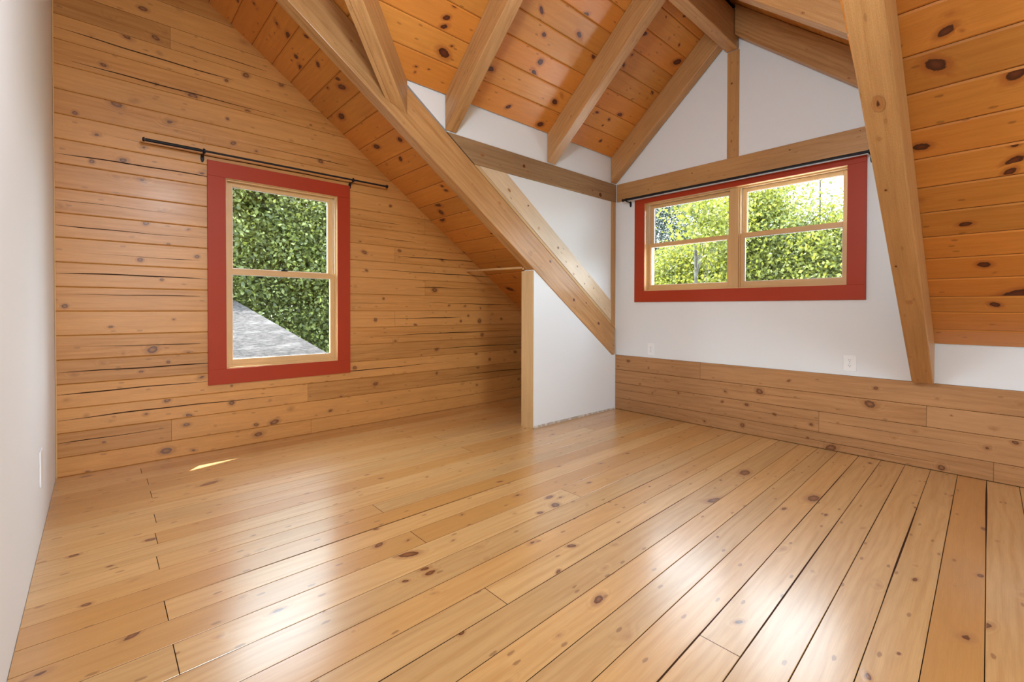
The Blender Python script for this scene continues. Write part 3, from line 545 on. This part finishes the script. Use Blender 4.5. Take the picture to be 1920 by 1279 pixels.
timber('king_post', [(Xb, 1.59, 1.2443), (Xb, 1.69, 1.2443), (Xb, 1.69, 2.112), (Xb, 1.59, 2.112)], (0.05, 0, 0), (0, 0, 1), M_BEAM, 'short upright post under the ridge beam on the gable wall', 'post', tone=.9,
       knots=[((-1, 0, 0), [(W(Xb, 1.65, z), .009) for z in (1.38, 1.55, 1.85, 2.02)])])
timber('corner_post', [(3.600, Yd+0.003, lz(3.6, .001)), (3.665, Yd+0.003, lz(3.665, .001)), (3.665, Yd+0.003, 1.0677), (3.600, Yd+0.003, 1.0677)], (0, 0.03, 0), (0, 0, 1), M_BEAM, 'narrow upright timber in the corner left of the double window', 'post', tone=.8, bevel=0.002)
timber('cheek_board', [(2.013, Yd+0.005, 1.067), (3.599, Yd+0.005, lz(3.599, .036)), (3.599, Yd+0.005, lz(3.599, .232)), (2.276, Yd+0.005, 1.067)], (0, 0.02, 0), (1, 0, -s1), M_LINER,
       'whitish knotty board sloping along the top of the left roof beam', 'board', tone=.9, bevel=0.001,
       knots=[((0, -1, 0), [(W(x, Yd+.0045, lz(x, k)), r_) for x, k, r_ in [(2.3, .12, .012), (2.62, .1, .014), (2.85, .13, .012), (2.95, .09, .01), (3.1, .17, .008), (3.2, .09, .006), (3.33, .15, .005), (3.5, .08, .006), (3.42, .12, .004), (2.5, .18, .008), (3.05, .06, .01)]])])
timber('cheek_strip', [(1.970, Yd+0.006, 1.067), (3.598, Yd+0.006, lz(3.598, .001)), (3.598, Yd+0.006, lz(3.598, .030)), (2.005, Yd+0.006, 1.067)], (0, 0.006, 0), (1, 0, -s1), M_PALE, 'thin pale strip between the sloping beam and the whitish board', 'board', tone=.2, bevel=0.001)
mb = MB(); mb.tube([W(2.560, Yd+0.135, 0.352), W(2.668, Ya+0.008, 0.388)], [0.011]*2, 12)
uprism(mb, [(2.553, Yd+.12, .335), (2.565, Yd+.12, .335), (2.565, Yd+.12, .352), (2.553, Yd+.12, .352)], (0, .02, 0))
tag(mb.build('closet_rod', M_PALE, smooth=False), 'pale wooden closet rod between the log wall and the closet wall end', 'rod')

# ================================================================= windows
def frame_rect(mb, pt, a0, a1, b0, b1, wa0, wa1, wb0, wb1, d0, d1, bev=False, tone=0.3):
    """four members; pt(a,b,depth)->unit point; wX widths at each side"""
    def bx(A0, A1, B0, B1, along):
        p0 = Vector(pt(A0, B0, d0)); p1 = Vector(pt(A1, B1, d1)); dr = Vector(pt(1, 0, 0))-Vector(pt(0, 0, 0)) if along == 'a' else Vector((0, 0, 1))
        mb.ubox(p0, p1, d=dr, tone=tone)
    bx(a0, a0+wa0, b0, b1, 'b'); bx(a1-wa1, a1, b0, b1, 'b'); bx(a0+wa0, a1-wa1, b0, b0+wb0, 'a'); bx(a0+wa0, a1-wa1, b1-wb1, b1, 'a')
ptA = lambda a, b, dd: (a, Ya+dd, b)
ptB = lambda a, b, dd: (Xb+dd, a, b)
def casing(root, pt, o, i, sub):
    for nm, r4 in (('side_casing', (o[0], i[0], i[2], i[3])), ('side_casing', (i[1], o[1], i[2], i[3])), ('bottom_casing', (o[0], o[1], o[2], i[2])), ('head_casing', (o[0], o[1], i[3], o[3]))):
        m_ = MB(); m_.ubox(pt(r4[0], r4[2], -0.006), pt(r4[1], r4[3], 0.012)); m_.build(nm, M_CASING, parent=root, bevel=0.0015)
def sash(root, pt, a0, a1, b0, b1, wa, wb0, wb1, d0, d1, nm):
    m_ = MB(); frame_rect(m_, pt, a0, a1, b0, b1, wa, wa, wb0, wb1, d0, d1)
    # white spacer bead round the pane
    sh = m_.build(nm, M_SASH, parent=root, bevel=0.0015)
    m_ = MB(); frame_rect(m_, pt, a0+wa-.001, a1-wa+.001, b0+wb0-.001, b1-wb1+.001, .005, .005, .005, .005, (d0+d1)/2-.004, (d0+d1)/2+.006); m_.build('glazing_bead', M_LINW, parent=sh)
    m_ = MB(); dm_ = (d0+d1)/2
    m_.face([W(*pt(a0+wa, b0+wb0, dm_)), W(*pt(a1-wa, b0+wb0, dm_)), W(*pt(a1-wa, b1-wb1, dm_)), W(*pt(a0+wa, b1-wb1, dm_))]); m_.build('pane', M_GLASS, parent=sh)
    return sh
# window 1 (single, on the log wall)
w1 = empty('window_1', W(1.02, Ya, -0.53), label='single double-hung window in a red casing on the log wall', kind='structure')
ia = (0.6455, 1.400, -0.4295, 0.9225)
casing(w1, ptA, (0.5402, 1.5009, -0.5378, 1.0277), ia, 0)
m_ = MB(); frame_rect(m_, ptA, ia[0]-.012, ia[1]+.012, ia[2]-.012, ia[3]+.012, .014, .014, .020, .014, 0.0, 0.15); m_.build('jamb', M_SASH, parent=w1, bevel=0.001)
m_ = MB(); frame_rect(m_, ptA, ia[0]+.001, ia[1]-.001, ia[2]+.008, ia[3]-.001, .010, .010, .012, .012, 0.025, 0.034); m_.build('stop', M_SASH, parent=w1, bevel=0.001)
m_ = MB(); frame_rect(m_, ptA, ia[0]+.002, ia[1]-.002, ia[2]+.01, ia[3]-.002, .004, .004, .006, .004, 0.034, 0.13); m_.build('jamb_liner', M_LINW, parent=w1)
sash(w1, ptA, ia[0]+.008, ia[1]-.008, ia[2]+.012, 0.285, .034, .048, .040, 0.036, 0.064, 'lower_sash')
sash(w1, ptA, ia[0]+.010, ia[1]-.010, 0.25, ia[3]-.006, .040, .040, .034, 0.070, 0.098, 'upper_sash')
m_ = MB(); m_.ubox((1.00, Ya+.040, .284), (1.045, Ya+.06, .296)); m_.tube([W(1.022, Ya+.05, .296), W(1.022, Ya+.05, .302)], .012); m_.build('sash_lock', M_BLACK, parent=w1)
# window 2 (double, on the drywall)
w2 = empty('window_2', W(Xb, 1.655, 0.07), label='twin double-hung window in a red casing under the dormer gable', kind='structure')
ib = (0.8225, 2.4915, 0.1735, 1.004)
casing(w2, ptB, (0.7093, 2.6021, 0.0691, 1.0491), ib, 0)
m_ = MB(); frame_rect(m_, ptB, ib[0]-.012, ib[1]+.012, ib[2]-.012, ib[3]+.012, .014, .014, .018, .014, 0.0, 0.17); m_.build('jamb', M_SASH, parent=w2, bevel=0.001)
m_ = MB(); m_.ubox((Xb+.028, 1.600, ib[2]), (Xb+.16, 1.664, ib[3]), d=(0, 0, 1)); m_.build('mullion', M_SASH, parent=w2, bevel=0.002)
for (a0, a1) in ((ib[0], 1.600), (1.664, ib[1])):
    m_ = MB(); frame_rect(m_, ptB, a0+.001, a1-.001, ib[2]+.004, ib[3]-.001, .010, .010, .010, .012, 0.040, 0.050); m_.build('stop', M_SASH, parent=w2, bevel=0.001)
    m_ = MB(); frame_rect(m_, ptB, a0+.002, a1-.002, ib[2]+.006, ib[3]-.002, .004, .004, .006, .004, 0.05, 0.145); m_.build('jamb_liner', M_LINW, parent=w2)
    sash(w2, ptB, a0+.006, a1-.006, ib[2]+.010, 0.625, .034, .046, .036, 0.052, 0.080, 'lower_sash')
    sash(w2, ptB, a0+.008, a1-.008, 0.592, ib[3]-.008, .036, .036, .030, 0.086, 0.114, 'upper_sash')

# ================================================================= curtain rods
def curtain_rod(name, pts, brk, wall_off, n, label):
    """pts: [(unit point, radius)] along the rod, brk: unit points of the two brackets, n: unit vector to the wall"""
    root = empty(name, W(*pts[0][0]), label=label, cat='curtain rod'); n = Vector(n)
    m_ = MB()
    for i in range(len(pts)-1): m_.tube([W(*pts[i][0]), W(*pts[i+1][0])], pts[i][1])
    m_.build('pole', M_BLACK, parent=root)
    ax = (W(*pts[-1][0])-W(*pts[0][0])).normalized()
    for p, s_ in ((pts[0][0], -1), (pts[-1][0], 1)):
        m_ = MB(); q = W(*p); m_.tube([q-ax*.004, q-ax*0.002, q+ax*s_*.010, q+ax*s_*.014], [.012, .0145, .0145, .009]); m_.build('end_cap', M_BLACK, parent=root)
    for p in brk:
        q = W(*p); wl = q+n*wall_off*S
        m_ = MB(); m_.tube([q+Vector((0, 0, .016)), q+Vector((0, 0, -.004))-ax*0.0, q+n*.004+Vector((0, 0, -.016))], [.006, .012, .008], 10)
        m_.tube([q+Vector((0, 0, -.012)), q+n*wall_off*S*.6+Vector((0, 0, -.016)), wl+Vector((0, 0, -.026))], [.006, .0055, .006], 10)
        br = m_.build('bracket', M_BLACK, parent=root, smooth=False)
        m_ = MB(); e2 = ax; pl_ = [wl-n*.006+ax*math.cos(t*math.pi/8)*.011+Vector((0, 0, -.032+math.sin(t*math.pi/8)*.030)) for t in range(16)]
        m_.prism(pl_, n*.006); m_.build('wall_plate', M_BLACK, parent=br, bevel=0.001)
        m_ = MB(); m_.tube([q-n*.006+Vector((0, 0, -.004)), q-n*.018+Vector((0, 0, -.004))], [.003, .005], 8); m_.build('thumb_screw', M_BLACK, parent=br)
curtain_rod('curtain_rod', [((0.218, Ya-.07, 1.0615), .0108), ((0.500, Ya-.07, 1.063), .0108), ((0.501, Ya-.07, 1.063), .0075), ((1.786, Ya-.07, 1.066), .0075)], [(0.515, Ya-.07, 1.063), (1.503, Ya-.07, 1.065)], .078, (0, 1, 0),
            'thin black curtain rod on the log wall above the single window')
curtain_rod('curtain_rod', [((Xb-.07, 2.690, 1.056), .0120), ((Xb-.07, 2.245, 1.055), .0120), ((Xb-.07, 2.240, 1.055), .0108), ((Xb-.07, 0.672, 1.048), .0108)], [(Xb-.07, 2.655, 1.055), (Xb-.07, 0.682, 1.048)], .076, (1, 0, 0),
            'thick dark curtain rod above the twin window')

# ================================================================= outlets
def outlet(x, y, z, n, w, h, label, sockets=True, off=0.0):
    n = Vector(n); t = Vector((-n.y, n.x, 0)); root = empty('electrical_outlet', W(x, y, z), label=label, cat='outlet', group='wall outlets')
    c = W(x, y, z)
    def rect(m_, cx, cz, w_, h_, d0, d1):
        m_.prism([c+t*(cx+a)+Vector((0, 0, cz+b2))+n*d0 for a, b2 in ((-w_/2, -h_/2), (w_/2, -h_/2), (w_/2, h_/2), (-w_/2, h_/2))], n*(d1-d0))
    m_ = MB(); rect(m_, 0, 0, w*S, h*S, 0, .006); m_.build('plate', M_PLAST, parent=root, bevel=0.002)
    if sockets:
        for sz in (-1, 1):
            m_ = MB(); cz = sz*0.0195
            pl_ = [c+t*(max(-.0165, min(.0165, math.cos(k*math.pi/10)*.019)))+Vector((0, 0, cz+math.sin(k*math.pi/10)*.0145))+n*.0058 for k in range(20)]
            m_.prism(pl_, n*.0022); rc = m_.build('receptacle', M_PLAST, parent=root)
            m_ = MB(); rect(m_, -.0062, cz+.004, .0022, .008, .0079, .0085); rect(m_, .0062, cz+.004, .0022, .0065, .0079, .0085)
            m_.tube([c+Vector((0, 0, cz-.007))+n*.0079, c+Vector((0, 0, cz-.007))+n*.0085], .0026, 8); m_.build('slots', M_SLOT, parent=rc)
        m_ = MB(); m_.tube([c+n*.006, c+n*.0072], .003, 8); m_.build('screw', M_STEEL, parent=root)
    return root
outlet(XW, 2.4165, -0.3766, (-1, 0, 0), .0735, .1115, 'small white outlet near the corner left of the double window')
outlet(XW, 0.8001, -0.3690, (-1, 0, 0), .0800, .1115, 'white duplex outlet under the right end of the double window')
outlet(Xc, 2.960, -0.686, (1, 0, 0), .110, .150, 'blank white cover plate low on the plain left wall', sockets=False)

# ================================================================= outdoors
mb = MB(); mb.ubox((-60, -60, -4.3), (60, 60, -4.35)); 
M_GRASS = plain('lawn', (0.03, 0.05, 0.02), 0.95, 0.1, 1.0, 2.0, c2=(0.04, 0.055, 0.022))
tag(mb.build('ground', M_GRASS), 'lawn far below the windows', kind='structure')
M_BOUNCE = plain('pale_bounce_sheet', (0.62, 0.63, 0.63), 0.5, 0.5, 0.3, 2.0)
mb = MB(); uprism(mb, [(3.9, -1.5, -0.62), (7.2, -1.5, -1.15), (7.2, 4.2, -1.15), (3.9, 4.2, -0.62)], (0, 0, -0.06))  # reflector added out of view, throws daylight up at the dormer ceiling
tag(mb.build('bounce_roof', M_BOUNCE), 'unseen pale roof sheet added below the twin window to bounce light upward', 'roof')
# low garage roof outside window 1
def shingle():
    m, t = nodes('grey_shingles'); b = NB(t)
    tc_ = b.n('ShaderNodeTexCoord').outputs['Object']
    n1 = b.noise(tc_, 19, 4, 0.85); n2 = b.noise(b.mapping(tc_, (4, 4, 4)), 1.0, 3); br = b.n('ShaderNodeTexBrick'); b.l(b.mapping(tc_, (1, 1, 1)), br.inputs['Vector'])
    br.inputs['Scale'].default_value = 3.2; br.inputs['Color1'].default_value = (1, 1, 1, 1); br.inputs['Color2'].default_value = (.8, .8, .8, 1); br.inputs['Mortar'].default_value = (.5, .5, .5, 1); br.inputs['Mortar Size'].default_value = .01
    c = b.mix(b.ss(n1, .42, .60), (0.008, 0.0062, 0.006), (0.050, 0.040, 0.038))
    c = b.mix(b.math('MULTIPLY', b.ss(n2, .5, .8), .35), c, (0.16, 0.145, 0.14)); c = b.mix(.35, c, br.outputs['Color'], 'MULTIPLY')
    p = b.n('ShaderNodeBsdfPrincipled'); b.l(c, p.inputs['Base Color']); p.inputs['Roughness'].default_value = .9; p.inputs['Specular IOR Level'].default_value = .2
    o = b.n('ShaderNodeOutputMaterial'); b.l(p.outputs[0], o.inputs[0]); return m
M_SHINGLE = shingle()
Xg = 1.6; cG = 0.132; aG = -0.67*Xg
def zg(y): return aG+cG*y
ga = empty('garage', W(0, 7, -4.3), label='low garage with a grey shingle roof beyond the single window', cat='building')
m_ = MB(); uprism(m_, [(-3.5, 4.7, zg(4.7)), (Xg, 4.7, zg(4.7)), (Xg, 9.17, zg(9.17)), (-3.5, 9.17, zg(9.17))], (0, 0, -0.08)); m_.build('shingle_roof', M_SHINGLE, parent=ga)
m_ = MB(); m_.ubox((-3.3, 4.95, -4.3), (Xg-.2, 8.9, zg(4.95)-.1)); m_.build('walls', M_WHITE, parent=ga)
M_BARK = plain('grey_brown_bark', (0.06, 0.045, 0.032), 0.9, 0.1, 1.0, 9, c2=(0.10, 0.085, 0.07), bump=0.6, bscale=20)
M_BIRCH = plain('pale_birch_bark', (0.13, 0.12, 0.105), 0.8, 0.2, 1.0, 8, c2=(0.07, 0.06, 0.05))
def leafmat(name, c1, c2, trans):
    m, t = nodes(name); b = NB(t)
    at = b.n('ShaderNodeAttribute', attribute_name='tone').outputs['Fac']
    c = b.mix(b.math('POWER', at, 1.6), c1, c2)
    df = b.n('ShaderNodeBsdfPrincipled'); b.l(c, df.inputs['Base Color']); df.inputs['Roughness'].default_value = .5; df.inputs['Specular IOR Level'].default_value = .4
    tl = b.n('ShaderNodeBsdfTranslucent'); b.l(b.mix(.5, c, (c2[0]*1.6, c2[1]*1.5, c2[2]*.7)), tl.inputs[0])
    mx = b.n('ShaderNodeMixShader'); mx.inputs[0].default_value = trans; b.l(df.outputs[0], mx.inputs[1]); b.l(tl.outputs[0], mx.inputs[2])
    o = b.n('ShaderNodeOutputMaterial'); b.l(mx.outputs[0], o.inputs[0]); return m
M_LEAF1 = leafmat('maple_leaf', (0.026, 0.036, 0.006), (0.24, 0.27, 0.085), 0.4)
M_LEAF2 = leafmat('yellow_green_leaf', (0.040, 0.050, 0.008), (0.28, 0.30, 0.060), 0.42)
M_LEAF3 = leafmat('dark_green_leaf', (0.014, 0.022, 0.006), (0.10, 0.12, 0.035), 0.35)
M_NEEDLE = leafmat('blue_green_needles', (0.01, 0.02, 0.018), (0.04, 0.06, 0.045), 0.2)
def leaves(clumps, size, seed, aspect=0.62):
    size *= 0.58
    r = np.random.default_rng(seed); Ps = []; Ss = []
    for (c, rad, n) in clumps:
        n = int(n*2.0); k = max(5, n//80)                              # sprays of leaves
        d = r.normal(size=(k, 3)); d /= np.linalg.norm(d, axis=1)[:, None]; rr = r.random(k)**(1/2.4)
        cen = np.array(c)+d*rr[:, None]*np.array(rad)
        idx = r.integers(0, k, n); p = cen[idx]+r.normal(size=(n, 3))*np.array([1, 1, .6])*size*3.6
        Ps.append(p); Ss.append(np.full(n, size))
    p = np.concatenate(Ps); n = len(p); sz = np.concatenate(Ss)*r.uniform(.6, 1.3, n)
    a = r.normal(size=(n, 3)); a[:, 2] -= .35; a /= np.linalg.norm(a, axis=1)[:, None]
    b2 = np.cross(a, r.normal(size=(n, 3))); b2 /= np.linalg.norm(b2, axis=1)[:, None]; c3 = np.cross(a, b2)
    A = a*sz[:, None]; B = b2*(sz*aspect*.5)[:, None]; C = c3*(sz*.12)[:, None]
    v = np.stack([p, p+A*.38+B+C, p+A, p+A*.38-B+C], 1).reshape(-1, 3)
    v = (v+np.array([0, 0, 1]))*S
    me = bpy.data.meshes.new('foliage'); me.vertices.add(len(v)); me.vertices.foreach_set('co', v.astype(np.float32).ravel())
    me.loops.add(n*4); me.loops.foreach_set('vertex_index', np.arange(n*4, dtype=np.int32)); me.polygons.add(n)
    me.polygons.foreach_set('loop_start', np.arange(0, n*4, 4, dtype=np.int32)); me.update(calc_edges=True)
    at = me.attributes.new('tone', 'FLOAT', 'POINT'); at.data.foreach_set('value', np.repeat(r.random(n).astype(np.float32), 4))
    return me
def tree(name, label, base, height, clumps, lm, bark, size, seed, trunk_r=.12, lean=(0, 0), group='trees outside the windows', aspect=.62):
    bx, by = base; root = empty(name, W(bx, by, -4.3), label=label, cat='tree', group=group)
    me = leaves(clumps, size, seed, aspect); me.materials.append(lm); o = bpy.data.objects.new('foliage', me); col.objects.link(o); o.parent = root; o.matrix_parent_inverse = root.matrix_world.inverted()
    r = random.Random(seed); zt = -4.3+height
    L = [W(bx+lean[0]*t+.05*math.sin(t*7+seed), by+lean[1]*t+.05*math.cos(t*6+seed), -4.3+height*t) for t in [i/10 for i in range(11)]]
    m_ = MB(); m_.tube(L, [trunk_r*(1-.75*i/10) for i in range(11)], 10); tr = m_.build('trunk', bark, parent=root, smooth=True)
    m_ = MB()
    for (c, rad, n) in clumps:
        t = min(.95, max(.15, (c[2]+4.3)/height-.12)); k = int(t*10); p0 = L[k]; p1 = W(*c)
        for q in range(2):
            e_ = p1+Vector((r.uniform(-1, 1)*rad[0], r.uniform(-1, 1)*rad[1], r.uniform(-.5, 1)*rad[2]))*S*.7
            mid = p0.lerp(e_, .5)+Vector((0, 0, .12)); m_.tube([p0, mid, e_], [trunk_r*.2, trunk_r*.12, trunk_r*.04], 6, cap=False)
    m_.build('branches', bark, parent=root)
def dirp(px, py, dist): return px
# seen through window 1 : directions (x/y) 0.17-0.34, z/y -0.09..0.22
def a_(k, h, y): return (k*y, y, h*y)
tree('maple_tree', 'leafy green tree filling the single window', (3.3, 10.6), 9.5,
     [(a_(.16, .05, 10), (1.1, .8, 1.2), 7500), (a_(.25, .13, 10.3), (1.2, .9, 1.3), 7500), (a_(.32, .02, 10), (1.0, .8, 1.3), 8000), (a_(.35, .18, 10.5), (1.1, .8, 1.2), 6500), (a_(.2, .24, 10), (1.2, .8, .8), 6000), (a_(.34, -.12, 9.6), (.9, .6, .8), 5000)],
     M_LEAF1, M_BARK, .135, 1, trunk_r=.16)
tree('broadleaf_tree', 'darker tree standing behind the leafy green one outside the single window', (2.6, 13.4), 11,
     [(a_(.2, .02, 13.2), (2.0, .8, 2.0), 3600), (a_(.3, .16, 13.4), (2.0, .8, 1.9), 3600), (a_(.36, -.05, 13), (1.4, .8, 1.4), 4200), (a_(.15, .2, 13), (1.5, .8, 1.2), 3800)], M_LEAF3, M_BARK, .17, 2, trunk_r=.2)
# seen through window 2 : directions (y/x) 0.23-0.64, z/x 0.06..0.26
def b_(k, h, x): return (x, k*x, h*x)
tree('maple_tree', 'bright yellow-green maple in the middle of the twin window', (11.2, 4.1), 8.6,
     [(b_(.375, .21, 11), (.8, .75, .75), 3400), (b_(.40, .13, 11), (.9, .9, .8), 3800), (b_(.35, .12, 10.8), (.8, .8, .7), 3200), (b_(.33, .05, 10.5), (.9, .9, .7), 3000), (b_(.43, .21, 11), (.6, .5, .5), 1500), (b_(.405, .04, 10.4), (.8, .8, .6), 2600)], M_LEAF2, M_BARK, .15, 3, trunk_r=.1)
tree('young_tree', 'sparse young tree against the bright sky right of the maple', (10.6, 2.9), 8.2,
     [(b_(.285, .19, 10.4), (.35, .35, .75), 330), (b_(.305, .15, 10.4), (.5, .5, .5), 700), (b_(.262, .14, 10.4), (.5, .4, .4), 650)], M_LEAF1, M_BARK, .14, 4, trunk_r=.05)
tree('young_tree', 'leafy tree cut by the right edge of the twin window', (10.9, 2.3), 8.0,
     [(b_(.225, .165, 10.5), (.4, .38, .5), 1000), (b_(.235, .10, 10.2), (.6, .6, .7), 2600), (b_(.28, .075, 10.2), (.8, .8, .6), 3200), (b_(.25, .02, 10), (.9, .9, .6), 2600)], M_LEAF2, M_BARK, .14, 5, trunk_r=.07)
tree('birch_tree', 'slim pale birch in the left pane of the twin window', (9.0, 4.86), 8.2,
     [(b_(.50, .215, 8.6), (.28, .3, .3), 420), (b_(.475, .18, 8.6), (.22, .22, .45), 420), (b_(.52, .25, 8.8), (.4, .45, .2), 500)], M_LEAF2, M_BIRCH, .15, 6, trunk_r=.065, lean=(.2, .05))
tree('pine_tree', 'dark blue-green pine at the left edge of the twin window', (13.5, 8.7), 9.6,
     [(b_(.63, .235, 13.4), (1.0, 1.0, .18), 2300), (b_(.585, .25, 13.4), (.8, .8, .14), 1500), (b_(.61, .20, 13.4), (1.0, .9, .2), 2100), (b_(.57, .17, 13.4), (1.1, 1.0, .3), 2600), (b_(.62, .27, 13.4), (.6, .7, .12), 1100)], M_NEEDLE, M_BARK, .17, 7, trunk_r=.12, aspect=.22)
tree('broadleaf_tree', 'full green tree low in the left half of the twin window', (12.2, 7.0), 6.6,
     [(b_(.60, .095, 11.8), (1.0, .9, .75), 2600), (b_(.53, .09, 11.9), (1.0, .9, .8), 2800), (b_(.47, .105, 12), (.9, .8, .8), 2600), (b_(.56, .03, 11.6), (1.2, 1.2, .7), 3200)], M_LEAF2, M_BARK, .15, 8, trunk_r=.1)
tree('distant_tree', 'row of distant trees low behind the twin window', (19, 7.5), 6.2,
     [(b_(.6, .10, 18.5), (1.5, 1.7, 1.1), 2600), (b_(.5, .12, 18.5), (1.5, 1.7, 1.0), 2600), (b_(.4, .10, 18.5), (1.5, 1.7, 1.2), 2600), (b_(.3, .105, 18.5), (1.5, 1.7, 1.0), 2600), (b_(.22, .10, 18.5), (1.5, 1.5, .9), 2400)], M_LEAF3, M_BARK, .26, 9, trunk_r=.15)
